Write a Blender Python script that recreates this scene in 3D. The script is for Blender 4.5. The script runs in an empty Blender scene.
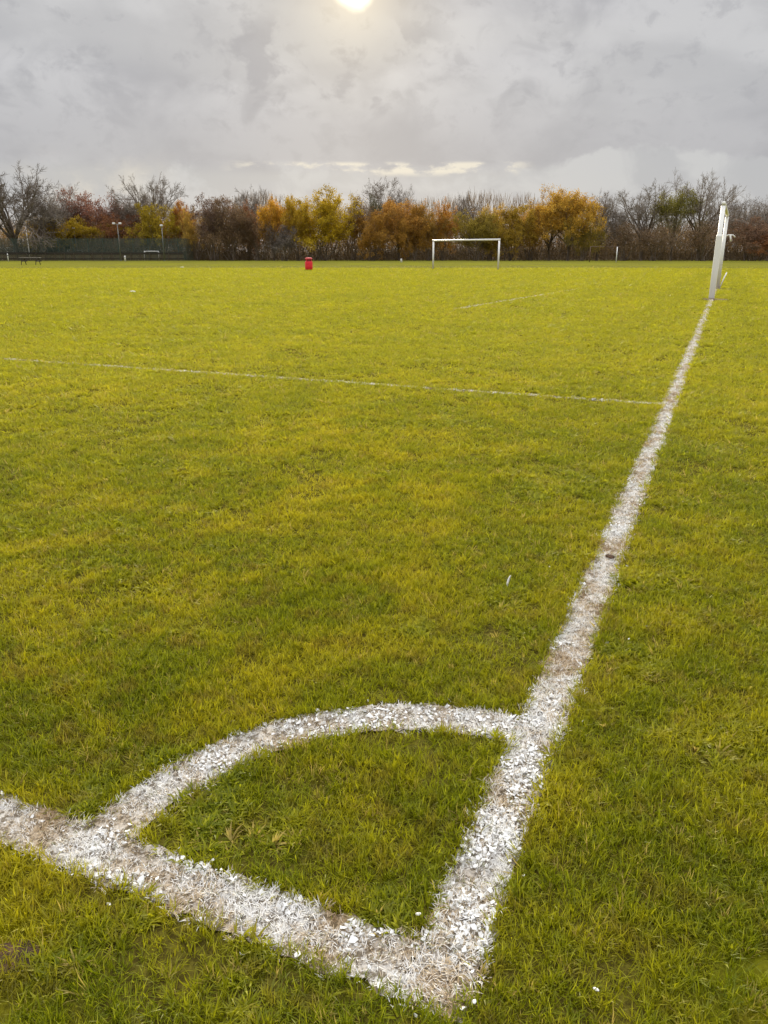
import bpy, math, random
import numpy as np
from mathutils import Vector, Matrix, Euler
R = math.radians
scene = bpy.context.scene
col = scene.collection
H = 1.3; F = 770.0; T = math.atan((512 - 254) / F)
ST, CT = math.sin(T), math.cos(T)

def ground(x, y):
    u = (x - 384) / F; v = (y - 512) / F; d = ST + v * CT
    return H * u / d, H * (CT - v * ST) / d
def at(x, D):                       # lateral position for a column at forward distance D (near eye level)
    v = (254 - 512) / F
    return D * (x - 384) / F / (CT - v * ST)
def top(y, D):
    v = (y - 512) / F
    return H + D * (-(ST + v * CT)) / (CT - v * ST)

# ------------------------------------------------------------------ helpers
def tag(o, label=None, cat=None, group=None, kind=None):
    if label: o['label'] = label
    if cat: o['category'] = cat
    if group: o['group'] = group
    if kind: o['kind'] = kind
    return o
def empty(name, loc, rz=0.0, parent=None):
    o = bpy.data.objects.new(name, None); col.objects.link(o)
    o.location = loc; o.rotation_euler = (0, 0, rz); o.empty_display_size = .3
    return o
def meshobj(name, me, mats, parent=None, link=True):
    for m in (mats if isinstance(mats, (list, tuple)) else [mats]):
        me.materials.append(m)
    o = bpy.data.objects.new(name, me)
    if link: col.objects.link(o)
    if parent: o.parent = parent
    return o
class MB:
    def __init__(s): s.v = []; s.f = []; s.mi = []
    def add(s, vs, fs, m=0):
        b = len(s.v); s.v += [tuple(p) for p in vs]
        s.f += [tuple(i + b for i in f) for f in fs]; s.mi += [m] * len(fs)
    def box(s, c, d, rz=0, m=0, M=None):
        x, y, z = d[0] / 2, d[1] / 2, d[2] / 2
        vs = [Vector((a * x, b * y, e * z)) for a in (-1, 1) for b in (-1, 1) for e in (-1, 1)]
        q = M if M else Matrix.Rotation(rz, 3, 'Z')
        vs = [q @ v + Vector(c) for v in vs]
        s.add(vs, [(0, 1, 3, 2), (4, 6, 7, 5), (0, 4, 5, 1), (2, 3, 7, 6), (0, 2, 6, 4), (1, 5, 7, 3)], m)
    def tube(s, pts, rad, n=8, m=0, caps=True):
        pts = [Vector(p) for p in pts]
        if not isinstance(rad, (list, tuple)): rad = [rad] * len(pts)
        vs = []; fs = []; prev = None
        for i, p in enumerate(pts):
            d = (pts[min(i + 1, len(pts) - 1)] - pts[max(i - 1, 0)]).normalized()
            if prev is None:
                a = d.cross(Vector((0.3, .9, .2))).normalized() if abs(d.z) > .8 else d.cross(Vector((0, 0, 1))).normalized()
            else:
                a = (prev - d * prev.dot(d)).normalized()
            prev = a; b = d.cross(a)
            for k in range(n):
                t = 2 * math.pi * k / n
                vs.append(p + (a * math.cos(t) + b * math.sin(t)) * rad[i])
        for i in range(len(pts) - 1):
            for k in range(n):
                fs.append((i * n + k, i * n + (k + 1) % n, (i + 1) * n + (k + 1) % n, (i + 1) * n + k))
        if caps:
            fs.append(tuple(range(n))[::-1]); fs.append(tuple((len(pts) - 1) * n + k for k in range(n)))
        s.add(vs, fs, m)
    def lathe(s, prof, n=24, m=0, c=(0, 0, 0)):
        vs = [(c[0] + r * math.cos(2 * math.pi * k / n), c[1] + r * math.sin(2 * math.pi * k / n), c[2] + z) for r, z in prof for k in range(n)]
        fs = [(i * n + k, i * n + (k + 1) % n, (i + 1) * n + (k + 1) % n, (i + 1) * n + k) for i in range(len(prof) - 1) for k in range(n)]
        fs.append(tuple(range(n))[::-1]); fs.append(tuple((len(prof) - 1) * n + k for k in range(n)))
        s.add(vs, fs, m)
    def mesh(s, name, smooth=False):
        me = bpy.data.meshes.new(name); me.from_pydata(s.v, [], s.f)
        me.polygons.foreach_set('material_index', s.mi)
        if smooth: me.polygons.foreach_set('use_smooth', [True] * len(s.f))
        me.update(); return me
    def build(s, name, mats, parent=None, smooth=False):
        return meshobj(name, s.mesh(name, smooth), mats, parent)

# ------------------------------------------------------------------ material helpers
class NT:
    def __init__(s, tree): s.t = tree; s.n = tree.nodes; s.l = tree.links
    def node(s, typ, **kw):
        n = s.n.new(typ)
        for k, v in kw.items(): setattr(n, k, v)
        return n
    def put(s, sock, v):
        if v is None: return
        if isinstance(v, bpy.types.NodeSocket): s.l.new(v, sock)
        else: sock.default_value = v
    def math(s, op, a, b=None, c=None, clamp=False):
        n = s.node('ShaderNodeMath', operation=op, use_clamp=clamp)
        s.put(n.inputs[0], a); s.put(n.inputs[1], b); s.put(n.inputs[2], c); return n.outputs[0]
    def sstep(s, x, a, b, lo=0.0, hi=1.0):
        n = s.node('ShaderNodeMapRange', interpolation_type='SMOOTHSTEP')
        s.put(n.inputs[0], x); s.put(n.inputs[1], a); s.put(n.inputs[2], b); s.put(n.inputs[3], lo); s.put(n.inputs[4], hi)
        return n.outputs[0]
    def mix(s, f, a, b, bt='MIX'):
        n = s.node('ShaderNodeMix', data_type='RGBA', blend_type=bt)
        s.put(n.inputs[0], f)
        s.put(n.inputs[6], a if isinstance(a, bpy.types.NodeSocket) else (*a, 1) if len(a) == 3 else a)
        s.put(n.inputs[7], b if isinstance(b, bpy.types.NodeSocket) else (*b, 1) if len(b) == 3 else b)
        return n.outputs[2]
    def noise(s, vec, scale, detail=4, rough=.55, dist=0.0):
        n = s.node('ShaderNodeTexNoise')
        if vec is not None: s.l.new(vec, n.inputs['Vector'])
        n.inputs['Scale'].default_value = scale; n.inputs['Detail'].default_value = detail
        n.inputs['Roughness'].default_value = rough; n.inputs['Distortion'].default_value = dist
        return n.outputs[0]
    def xyz(s, x, y, z):
        n = s.node('ShaderNodeCombineXYZ'); s.put(n.inputs[0], x); s.put(n.inputs[1], y); s.put(n.inputs[2], z); return n.outputs[0]
    def mapping(s, vec, scale=(1, 1, 1), rot=(0, 0, 0), loc=(0, 0, 0)):
        n = s.node('ShaderNodeMapping'); s.l.new(vec, n.inputs[0])
        n.inputs['Scale'].default_value = scale; n.inputs['Rotation'].default_value = rot; n.inputs['Location'].default_value = loc
        return n.outputs[0]
def newmat(name):
    m = bpy.data.materials.new(name); m.use_nodes = True
    m.node_tree.nodes.clear(); w = NT(m.node_tree)
    out = w.node('ShaderNodeOutputMaterial'); return m, w, out
def principled(w, out, color, rough=.6, metal=0.0, spec=.4, normal=None):
    p = w.node('ShaderNodeBsdfPrincipled')
    w.put(p.inputs['Base Color'], color if isinstance(color, bpy.types.NodeSocket) else (*color, 1))
    w.put(p.inputs['Roughness'], rough); w.put(p.inputs['Metallic'], metal); w.put(p.inputs['Specular IOR Level'], spec)
    if normal: w.l.new(normal, p.inputs['Normal'])
    w.l.new(p.outputs[0], out.inputs[0]); return p
def bump(w, h, strength=.3, dist=.01):
    b = w.node('ShaderNodeBump'); w.l.new(h, b.inputs['Height'])
    b.inputs['Strength'].default_value = strength; b.inputs['Distance'].default_value = dist; return b.outputs[0]
def worn(name, c1, c2, scale=6.0, rough=.55, lo=.5, hi=.7, metal=0.0, bs=.2):
    m, w, out = newmat(name)
    tc = w.node('ShaderNodeTexCoord').outputs['Object']
    n = w.noise(tc, scale, 6, .65)
    c = w.mix(w.sstep(n, lo, hi), c1, c2)
    principled(w, out, c, rough, metal, .4, bump(w, w.noise(tc, scale * 4, 4), bs, .01))
    return m

# grass colour shared by the turf sheet and the blades: patches laid out in field coordinates
def turf_colour(w, pos, dry=0.0):
    big = w.noise(w.mapping(pos, (1, .8, 0)), .42, 2, .55, .4)
    mid = w.noise(w.mapping(pos, (1, 1, 0), loc=(7.3, 2.2, 0)), 2.1, 3, .6, .3)
    fine = w.noise(w.mapping(pos, (1, 1, 0), loc=(1.3, 9.2, 0)), 9.0, 2, .65)
    green = (.125, .165, .002); olive = (.275, .275, .002); gold = (.44, .365, .010); brown = (.22, .11, .03)
    c = w.mix(w.sstep(big, .34, .66, .1, 1), green, olive)
    c = w.mix(w.sstep(mid, .42, .64), c, w.mix(w.sstep(big, .3, .6), olive, gold))
    c = w.mix(w.sstep(fine, .50, .68, 0, .6), c, w.mix(w.sstep(mid, .35, .6), green, gold))
    c = w.mix(w.sstep(fine, .50, .34, 0, .45), c, brown)
    return c, big, mid, fine
LA = R(90 - 23.05)                       # heading of the goal line
UX, UY = math.cos(LA), math.sin(LA)      # along the goal line, away from the corner
WX, WY = -UY, UX                         # along the touch line, to the left
CX, CY = 0.068, 1.182                     # inner edge of the corner

def field_extra(w, pos, c):
    """mowing bands along the pitch, far pitch greener, painted brightening with distance: world position only"""
    sep = w.node('ShaderNodeSeparateXYZ'); w.l.new(pos, sep.inputs[0])
    x, y = sep.outputs[0], sep.outputs[1]
    along = w.math('ADD', w.math('MULTIPLY', x, WX), w.math('MULTIPLY', y, WY))
    a2 = w.math('ADD', along, w.math('MULTIPLY', w.noise(w.mapping(pos, (1, 1, 0)), .25, 2), 1.2))
    stripe = w.math('SINE', w.math('MULTIPLY', a2, 1.7))
    c = w.mix(w.sstep(stripe, -.5, .9, 0, .25), c, (.15, .19, .005))
    yw = w.math('ADD', y, w.math('MULTIPLY', w.noise(w.mapping(pos, (.06, .02, 0)), 1, 2), 6))
    off = w.math('ABSOLUTE', w.math('ADD', w.math('SUBTRACT', w.math('ADD', w.math('MULTIPLY', w.math('SUBTRACT', x, CX), UY), w.math('MULTIPLY', w.math('SUBTRACT', y, CY), -UX)), .1), w.math('MULTIPLY', w.noise(w.mapping(pos, (.4, .4, 0)), 1, 2), .4)))
    band = w.math('MULTIPLY', w.math('MULTIPLY', w.sstep(off, .45, .75), w.sstep(off, 1.7, 1.2)), w.sstep(y, 7, 14))
    c = w.mix(w.math('MULTIPLY', band, .5), c, (.13, .15, .004))
    far = w.sstep(yw, 78, 81)
    c = w.mix(w.math('MULTIPLY', far, .75), c, (.215, .205, .075))
    far_lit = w.math('MULTIPLY', w.sstep(yw, 2.5, 14), w.math('SUBTRACT', 1.0, far))
    c = w.mix(w.math('MULTIPLY', far_lit, .55), c, (.46, .43, .030))  # brighter backlit look with distance, painted into the grass colour
    return c

# turf sheet ---------------------------------------------------------
def mat_turf():
    m, w, out = newmat('turf')
    pos = w.node('ShaderNodeNewGeometry').outputs['Position']
    c, big, mid, fine = turf_colour(w, pos)
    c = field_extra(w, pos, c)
    g1 = w.noise(w.mapping(pos, (1, 1, 0)), 38, 5, .75)
    g2 = w.noise(w.mapping(pos, (1, .35, 0)), 4.2, 6, .75)
    g3 = w.noise(w.mapping(pos, (.35, .06, 0)), 1.0, 4, .7)
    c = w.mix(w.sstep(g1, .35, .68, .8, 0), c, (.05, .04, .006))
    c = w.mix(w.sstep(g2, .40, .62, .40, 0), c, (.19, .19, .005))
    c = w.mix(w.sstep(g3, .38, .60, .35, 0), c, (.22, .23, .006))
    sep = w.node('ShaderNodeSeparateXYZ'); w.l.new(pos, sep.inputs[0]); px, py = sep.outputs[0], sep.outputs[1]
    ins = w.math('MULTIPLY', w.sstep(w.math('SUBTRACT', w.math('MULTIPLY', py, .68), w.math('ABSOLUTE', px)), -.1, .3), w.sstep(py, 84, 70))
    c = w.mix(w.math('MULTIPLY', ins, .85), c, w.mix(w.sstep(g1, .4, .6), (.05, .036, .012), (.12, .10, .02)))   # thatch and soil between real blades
    hb = w.math('ADD', w.math('MULTIPLY', g1, .5), g2)
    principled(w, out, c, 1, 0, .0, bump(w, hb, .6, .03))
    return m
def mat_blade():
    m, w, out = newmat('grass_blades')
    geo = w.node('ShaderNodeNewGeometry'); pos = geo.outputs['Position']
    c, big, mid, fine = turf_colour(w, pos)
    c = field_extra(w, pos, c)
    rnd = w.node('ShaderNodeObjectInfo').outputs['Random']
    isl = geo.outputs['Random Per Island']
    c = w.mix(w.sstep(isl, .0, .5, .6, 0), c, (.07, .095, .004))
    c = w.mix(w.sstep(isl, .70, 1.0, 0, .5), c, (.70, .68, .03))
    c = w.mix(w.sstep(rnd, .965, .98, 0, .7), c, (.55, .40, .12))
    d = w.node('ShaderNodeBsdfDiffuse'); w.l.new(c, d.inputs[0])
    t = w.node('ShaderNodeBsdfTranslucent'); w.l.new(c, t.inputs[0])
    g = w.node('ShaderNodeBsdfGlossy'); g.inputs['Roughness'].default_value = .42; g.inputs[0].default_value = (.9, .9, .8, 1)
    a = w.node('ShaderNodeMixShader'); a.inputs[0].default_value = .5; w.l.new(d.outputs[0], a.inputs[1]); w.l.new(t.outputs[0], a.inputs[2])
    b = w.node('ShaderNodeMixShader'); b.inputs[0].default_value = .015; w.l.new(a.outputs[0], b.inputs[1]); w.l.new(g.outputs[0], b.inputs[2])
    w.l.new(b.outputs[0], out.inputs[0]); return m
def mat_painted_blade():
    m, w, out = newmat('painted_blades')
    geo = w.node('ShaderNodeNewGeometry'); pos = geo.outputs['Position']
    rnd = w.node('ShaderNodeObjectInfo').outputs['Random']; isl = geo.outputs['Random Per Island']
    p1 = w.noise(w.mapping(pos, (1, 1, 0)), 5.5, 4, .6, .5)
    p2 = w.noise(w.mapping(pos, (1, 1, 0), loc=(3, 1, 0)), 17, 4, .6)
    white = (.84, .83, .80); buff = (.56, .45, .30); brown = (.26, .155, .07)
    v = w.math('ADD', w.math('MULTIPLY', p1, 1.3), w.math('MULTIPLY', isl, .62))
    c = w.mix(w.sstep(v, .98, 1.2), white, buff)
    c = w.mix(w.sstep(w.math('ADD', p1, w.math('MULTIPLY', isl, .3)), .80, .92, 0, .7), c, brown)
    c = w.mix(w.sstep(rnd, .93, .97, 0, .8), c, (.14, .15, .02))
    d = w.node('ShaderNodeBsdfDiffuse'); w.l.new(c, d.inputs[0])
    t = w.node('ShaderNodeBsdfTranslucent'); w.l.new(c, t.inputs[0])
    a = w.node('ShaderNodeMixShader'); a.inputs[0].default_value = .15; w.l.new(d.outputs[0], a.inputs[1]); w.l.new(t.outputs[0], a.inputs[2])
    w.l.new(a.outputs[0], out.inputs[0]); return m
def mat_linesheet(faint=0.0):
    m, w, out = newmat('line_paint')
    pos = w.node('ShaderNodeNewGeometry').outputs['Position']
    p1 = w.noise(w.mapping(pos, (1, 1, 0)), 5.5, 4, .6, .5)
    p2 = w.noise(w.mapping(pos, (1, 1, 0)), 45, 5, .75)
    c = w.mix(w.sstep(p1, .40, .66), (.56, .54, .50), (.36, .27, .17))
    c = w.mix(w.sstep(p2, .44, .56, 0, .85), c, (.10, .07, .035))
    if faint: c = w.mix(w.sstep(w.noise(w.mapping(pos, (1, 1, 0)), 6, 5, .7), .5 - .25 * faint, .62 - .25 * faint, 0, 1), c, (.20, .19, .012))
    principled(w, out, c, .85, 0, .2, bump(w, p2, .7, .02)); return m
def mat_flake():
    m, w, out = newmat('white_paint_chips')
    geo = w.node('ShaderNodeNewGeometry')
    c = w.mix(w.sstep(geo.outputs['Random Per Island'], .5, 1, 0, .5), (.80, .80, .78), (.62, .58, .50))
    principled(w, out, c, .95, 0, .05); return m
M_turf = mat_turf(); M_blade = mat_blade(); M_pblade = mat_painted_blade()
M_line = mat_linesheet(); M_faint = mat_linesheet(.5); M_faint2 = mat_linesheet(1.0); M_flake = mat_flake()

# ------------------------------------------------------------------ ground sheets
mb = MB()
xs = [-2500, -400, -60, -12, 0, 12, 60, 400, 2500]; ys = [-2000, -300, -40, 0, 12, 60, 140, 400, 4000]
mb.add([(x, y, 0) for y in ys for x in xs], [(j * 9 + i, j * 9 + i + 1, (j + 1) * 9 + i + 1, (j + 1) * 9 + i) for j in range(8) for i in range(8)])
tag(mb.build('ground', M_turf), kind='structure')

rng = random.Random(4)
def rough_strip(p0, p1, width, z, name, mat, step=.03, jit=.006, side=1):
    p0 = Vector((*p0, 0)); p1 = Vector((*p1, 0)); d = p1 - p0; L = d.length; d.normalize()
    nrm = Vector((d.y, -d.x, 0)) * side
    t = 0; vs = []; fs = []
    while t < L:
        a = p0 + d * t + nrm * rng.gauss(0, jit); b = p0 + d * t + nrm * (width + rng.gauss(0, jit))
        vs += [(a.x, a.y, z), (b.x, b.y, z)]; t += step * (1 + t * .08)
    vs += [(*(p1.xy), z), (*((p1 + nrm * width).xy), z)]
    for i in range(len(vs) // 2 - 1): fs.append((2 * i, 2 * i + 1, 2 * i + 3, 2 * i + 2))
    m = MB(); m.add(vs, fs); return tag(m.build(name, mat), kind='structure')
def fld(a, b): return (CX + UX * a + WX * b, CY + UY * a + WY * b)      # a along goal line, b along touch line
WID = .132
rough_strip(fld(-WID, 0), fld(60, 0), WID, .003, 'goal_line', M_line)
rough_strip(fld(-WID, -.001), fld(-WID, 9), WID, .006, 'touch_line', M_line)
RI, RO = .712, .842
m = MB(); vs = []; n = 60
for i in range(n + 1):
    a = LA + (math.pi / 2) * i / n
    for r in (RI, RO):
        rr = r + rng.gauss(0, .005); vs.append((CX + rr * math.cos(a), CY + rr * math.sin(a), .008))
m.add(vs, [(2 * i, 2 * i + 1, 2 * i + 3, 2 * i + 2) for i in range(n)])
tag(m.build('corner_arc', M_line), kind='structure')
PA = 6.3
rough_strip(fld(PA, .01), fld(PA, 30), .075, .004, 'penalty_area_line', M_faint, side=1)
rough_strip(ground(456, 309), ground(578, 289), .10, .004, 'far_pitch_line', M_faint2)

# ------------------------------------------------------------------ grass
lib = {}
def blade_verts(rg, h, wdt, lean, base, yaw, curl):
    """5 vertices of one blade: two at the foot, two half way, one tip"""
    dx, dy = math.cos(yaw), math.sin(yaw); sx, sy = -dy, dx
    bx, by = base
    p = []
    for t, wd in ((0, 1), (.5, .85)):
        off = lean * t + curl * t * t; z = h * t * math.cos(min(lean / max(h, 1e-4), 1.2) * .5)
        for s in (-1, 1):
            p.append((bx + dx * off + sx * s * wdt / 2 * wd, by + dy * off + sy * s * wdt / 2 * wd, z))
    off = lean + curl; z = max(.002, h * (1 - .35 * min(1.5, abs(lean + curl) / h)))
    p.append((bx + dx * off, by + dy * off, z)); return p
def make_tuft(rg, nb, hr, wr, leanr, spread):
    m = MB()
    for _ in range(nb):
        h = rg.uniform(*hr); q = rg.random() ** .5 * spread; t = rg.uniform(0, 6.283)
        vs = blade_verts(rg, h, rg.uniform(*wr), h * rg.uniform(*leanr), (q * math.cos(t), q * math.sin(t)), t + rg.gauss(0, .9), h * rg.uniform(0, .35))
        m.add(vs, [(0, 1, 3, 2), (2, 3, 4)])
    return m
def make_coll(name, meshes, mat):
    c = bpy.data.collections.new(name)
    for i, me in enumerate(meshes):
        me.materials.append(mat)
        o = bpy.data.objects.new(name + '_piece', me); c.objects.link(o)
    return c
rg = random.Random(11)
C_green = make_coll('grass_tuft', [make_tuft(rg, 9, (.016, .036), (.0013, .0026), (.1, 1.1), .015).mesh('grass_tuft') for _ in range(7)]
                    + [make_tuft(rg, 6, (.030, .050), (.0018, .0030), (.1, .7), .012).mesh('grass_tuft')]
                    + [make_tuft(rg, 11, (.012, .028), (.0035, .0055), (.9, 1.5), .010).mesh('grass_tuft')], M_blade)
C_white = make_coll('painted_tuft', [make_tuft(rg, 10, (.008, .020), (.0014, .0028), (.4, 1.3), .014).mesh('painted_tuft') for _ in range(6)], M_pblade)
def flake(rg):
    m = MB(); n = rg.randint(4, 5); r = rg.uniform(.004, .0095)
    tilt = Matrix.Rotation(rg.uniform(-.5, .5), 3, 'X') @ Matrix.Rotation(rg.uniform(-.5, .5), 3, 'Y')
    asp = rg.uniform(.5, 1)
    ring = [Vector((r * rg.uniform(.5, 1.3) * math.cos(6.283 * k / n), asp * r * rg.uniform(.45, 1.25) * math.sin(6.283 * k / n), rg.uniform(-.0015, .0022))) for k in range(n)]
    up = [tilt @ (p + Vector((0, 0, .0005))) for p in ring]; lo = [tilt @ (p - Vector((0, 0, .0005))) for p in ring]
    m.add(up + lo, [tuple(range(n)), tuple(range(2 * n - 1, n - 1, -1))] + [(k, n + k, n + (k + 1) % n, (k + 1) % n) for k in range(n)])
    return m.mesh('paint_chip')
C_flake = make_coll('paint_chip', [flake(rg) for _ in range(8)], M_flake)

def instancer(name):
    ng = bpy.data.node_groups.get('scatter_' + name)
    ng = bpy.data.node_groups.new('scatter_' + name, 'GeometryNodeTree')
    ng.interface.new_socket('Geometry', in_out='INPUT', socket_type='NodeSocketGeometry')
    ng.interface.new_socket('Geometry', in_out='OUTPUT', socket_type='NodeSocketGeometry')
    N = ng.nodes; L = ng.links
    gi = N.new('NodeGroupInput'); go = N.new('NodeGroupOutput')
    ci = N.new('GeometryNodeCollectionInfo'); ci.inputs['Separate Children'].default_value = True; ci.inputs['Reset Children'].default_value = True
    ip = N.new('GeometryNodeInstanceOnPoints'); ip.inputs['Pick Instance'].default_value = True
    def na(nm, ty):
        a = N.new('GeometryNodeInputNamedAttribute'); a.data_type = ty; a.inputs['Name'].default_value = nm; return a.outputs['Attribute']
    L.new(gi.outputs[0], ip.inputs['Points']); L.new(ci.outputs[0], ip.inputs['Instance'])
    L.new(na('idx', 'INT'), ip.inputs['Instance Index'])
    L.new(na('rot', 'FLOAT_VECTOR'), ip.inputs['Rotation']); L.new(na('scl', 'FLOAT_VECTOR'), ip.inputs['Scale'])
    L.new(ip.outputs[0], go.inputs[0]); return ng, ci
def scatter(name, P, rot, scl, idx, coll, label):
    n = len(P); me = bpy.data.meshes.new(name); me.vertices.add(n)
    me.vertices.foreach_set('co', P.astype(np.float32).ravel())
    for nm, ty, arr, k in (('rot', 'FLOAT_VECTOR', rot, 'vector'), ('scl', 'FLOAT_VECTOR', scl, 'vector'), ('idx', 'INT', idx, 'value')):
        a = me.attributes.new(nm, ty, 'POINT'); a.data.foreach_set(k, (arr.astype(np.int32) if ty == 'INT' else arr.astype(np.float32)).ravel())
    o = bpy.data.objects.new(name, me); col.objects.link(o)
    ng, ci = instancer(name); ci.inputs['Collection'].default_value = coll
    md = o.modifiers.new('scatter', 'NODES'); md.node_group = ng
    return tag(o, label, 'grass', kind='stuff')
nr = np.random.default_rng(5)
def sector(rho0, r0, p, r1, r2, half=.62):
    """sample ground points round the camera with density rho0*(r0/r)^p beyond r0"""
    rr = np.geomspace(r1, r2, 400); mid = (rr[1:] + rr[:-1]) / 2
    rho = np.where(mid < r0, rho0, rho0 * (r0 / mid) ** p)
    cnt = rho * half * (rr[1:] ** 2 - rr[:-1] ** 2)
    N = nr.poisson(cnt)
    r = np.concatenate([nr.uniform(a, b, k) for a, b, k in zip(rr[:-1], rr[1:], N)])
    th = nr.uniform(-half, half, len(r))
    return r * np.sin(th), r * np.cos(th), r
def snoise(x, y, s, seed):
    """cheap smooth value noise 0..1"""
    g = np.random.default_rng(seed).random((64, 64))
    fx = x * s; fy = y * s; ix = np.floor(fx).astype(int); iy = np.floor(fy).astype(int)
    tx = fx - ix; ty = fy - iy; tx = tx * tx * (3 - 2 * tx); ty = ty * ty * (3 - 2 * ty)
    G = lambda a, b: g[a % 64, b % 64]
    return (G(ix, iy) * (1 - tx) + G(ix + 1, iy) * tx) * (1 - ty) + (G(ix, iy + 1) * (1 - tx) + G(ix + 1, iy + 1) * tx) * ty
def linedist(x, y):
    """signed depth inside the painted lines (positive inside)"""
    a = (x - CX) * UX + (y - CY) * UY; b = (x - CX) * WX + (y - CY) * WY
    goal = np.minimum(np.minimum(b + WID, -b), np.minimum(a + WID, 60 - a))
    touch = np.minimum(np.minimum(a + WID, -a), np.minimum(b + WID, 9 - b))
    rad = np.hypot(a, b); arc = np.where((a > -.01) & (b > -.01), np.minimum(rad - RI, RO - rad), -1)
    pen = np.where(b > 0, np.minimum(a - PA + .075, PA - a), -1)
    p0 = np.array(ground(456, 309)); p1 = np.array(ground(578, 289)); v = p1 - p0; L = np.hypot(*v); v /= L
    t = (x - p0[0]) * v[0] + (y - p0[1]) * v[1]; q = (x - p0[0]) * v[1] - (y - p0[1]) * v[0]
    pen = np.maximum(pen, np.minimum(np.minimum(t, L - t), np.minimum(q + .05, .12 - q)))
    return np.maximum(np.maximum(goal, touch), arc), pen
def rotations(n, t=.12): return np.stack([nr.normal(0, t, n), nr.normal(0, t, n), nr.uniform(0, 6.283, n)], 1)

x, y, r = sector(6400, 2.6, 1.5, .45, 92)
d, pen = linedist(x, y)
edge = nr.normal(0, .006, len(x)) + (snoise(x, y, 9, 3) - .5) * .022
bare = snoise(x, y, 2.1, 8) * .6 + snoise(x, y, 7, 9) * .4
sd = (x + .735) ** 2 / .06 ** 2 + (y - 1.145) ** 2 / .03 ** 2        # small bare soil scrape, bottom left
mudx, mudy = fld(24.3 + 1.5, -.06)
gm = ((x - ground(714, 300)[0]) ** 2 + (y - ground(714, 300)[1]) ** 2) < .5 ** 2
gm |= ((x - ground(720, 289)[0]) ** 2 + (y - ground(720, 289)[1]) ** 2) < .6 ** 2
fade = nr.random(len(x)) < np.clip((92 - r) / 18, 0, 1)
keep = (d < edge + .007) & ((pen < -.005) | (nr.random(len(x)) < .2)) & (nr.random(len(x)) < np.where(bare > .70, .35, 1)) & ((sd > 1) | (nr.random(len(x)) < .35)) & ~gm & fade
x, y, r = x[keep], y[keep], r[keep]; n = len(x)
hgt = .66 + .55 * snoise(x, y, 2.7, 21) + .35 * snoise(x, y, 11, 22) + nr.normal(0, .2, n)
near_edge = linedist(x, y)[0]
hgt *= np.where(near_edge > -.03, 1.12, 1)
hs = np.clip(hgt * .84, .4, 1.5); ws = np.clip((r / 2.6) ** .62, 1, 7)
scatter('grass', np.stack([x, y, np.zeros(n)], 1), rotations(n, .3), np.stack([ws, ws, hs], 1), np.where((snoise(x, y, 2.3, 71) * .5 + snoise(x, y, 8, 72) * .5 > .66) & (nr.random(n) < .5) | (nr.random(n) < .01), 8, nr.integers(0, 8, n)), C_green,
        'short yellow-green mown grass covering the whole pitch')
print('green tufts', n)
# taller loose seed stalks and coarse blades, near field
x, y, r = sector(6400, 2.6, 1.2, .45, 60)
d, pen = linedist(x, y)
edge = nr.normal(0, .007, len(x)) + (snoise(x, y, 9, 3) - .5) * .018
keep = (d > edge + .005 * np.clip((r / 2.6) ** .5, 1, 3)) | ((pen > 0) & (nr.random(len(x)) < .85))
keep |= (d > -.02) & (nr.random(len(x)) < .02)
x, y, r = x[keep], y[keep], r[keep]; n = len(x)
ws = np.clip((r / 2.6) ** .5, 1, 3)
sc = .6 + .45 * snoise(x, y, 8, 31)
scatter('painted_grass', np.stack([x, y, np.full(n, .003)], 1), rotations(n, .2), np.stack([ws * sc, ws * sc, sc], 1), nr.integers(0, 6, n), C_white,
        'dry grass stubble coated in white line paint along the pitch markings')
print('white tufts', n)
x, y, r = sector(30000, 2.4, 1.7, .45, 10)
d, pen = linedist(x, y)
cl = .55 * snoise(x, y, 5, 41) + .45 * snoise(x, y, 15, 42)
cx1 = snoise(x, y, 3, 43)
a_ = (x - CX) * UX + (y - CY) * UY; b_ = (x - CX) * WX + (y - CY) * WY
onarc = (np.hypot(a_, b_) > RI) & (np.hypot(a_, b_) < RO) & (b_ < .62) & (a_ > 0) & (b_ > 0)
prob = np.clip((cl - .58) * 5, .01, .55); prob = np.where(onarc, np.clip(prob + .22, 0, .7), prob)
keep = ((d > .004) & (nr.random(len(x)) < prob)) | ((d > -.05) & (nr.random(len(x)) < .0008)) | (nr.random(len(x)) < .00002)
x, y, r = x[keep], y[keep], r[keep]; n = len(x)
s = nr.uniform(.45, 1.15, n) * np.where(nr.random(n) < .12, 1.35, 1)
scatter('paint_chips', np.stack([x, y, nr.uniform(.005, .014, n)], 1), rotations(n, .6), np.stack([s, s, s], 1), nr.integers(0, 8, n), C_flake,
        'white flakes of leaf litter and line paint scattered on the corner markings')
bpy.data.objects['paint_chips']['category'] = 'paint chips'
print('flakes', n)

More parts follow.
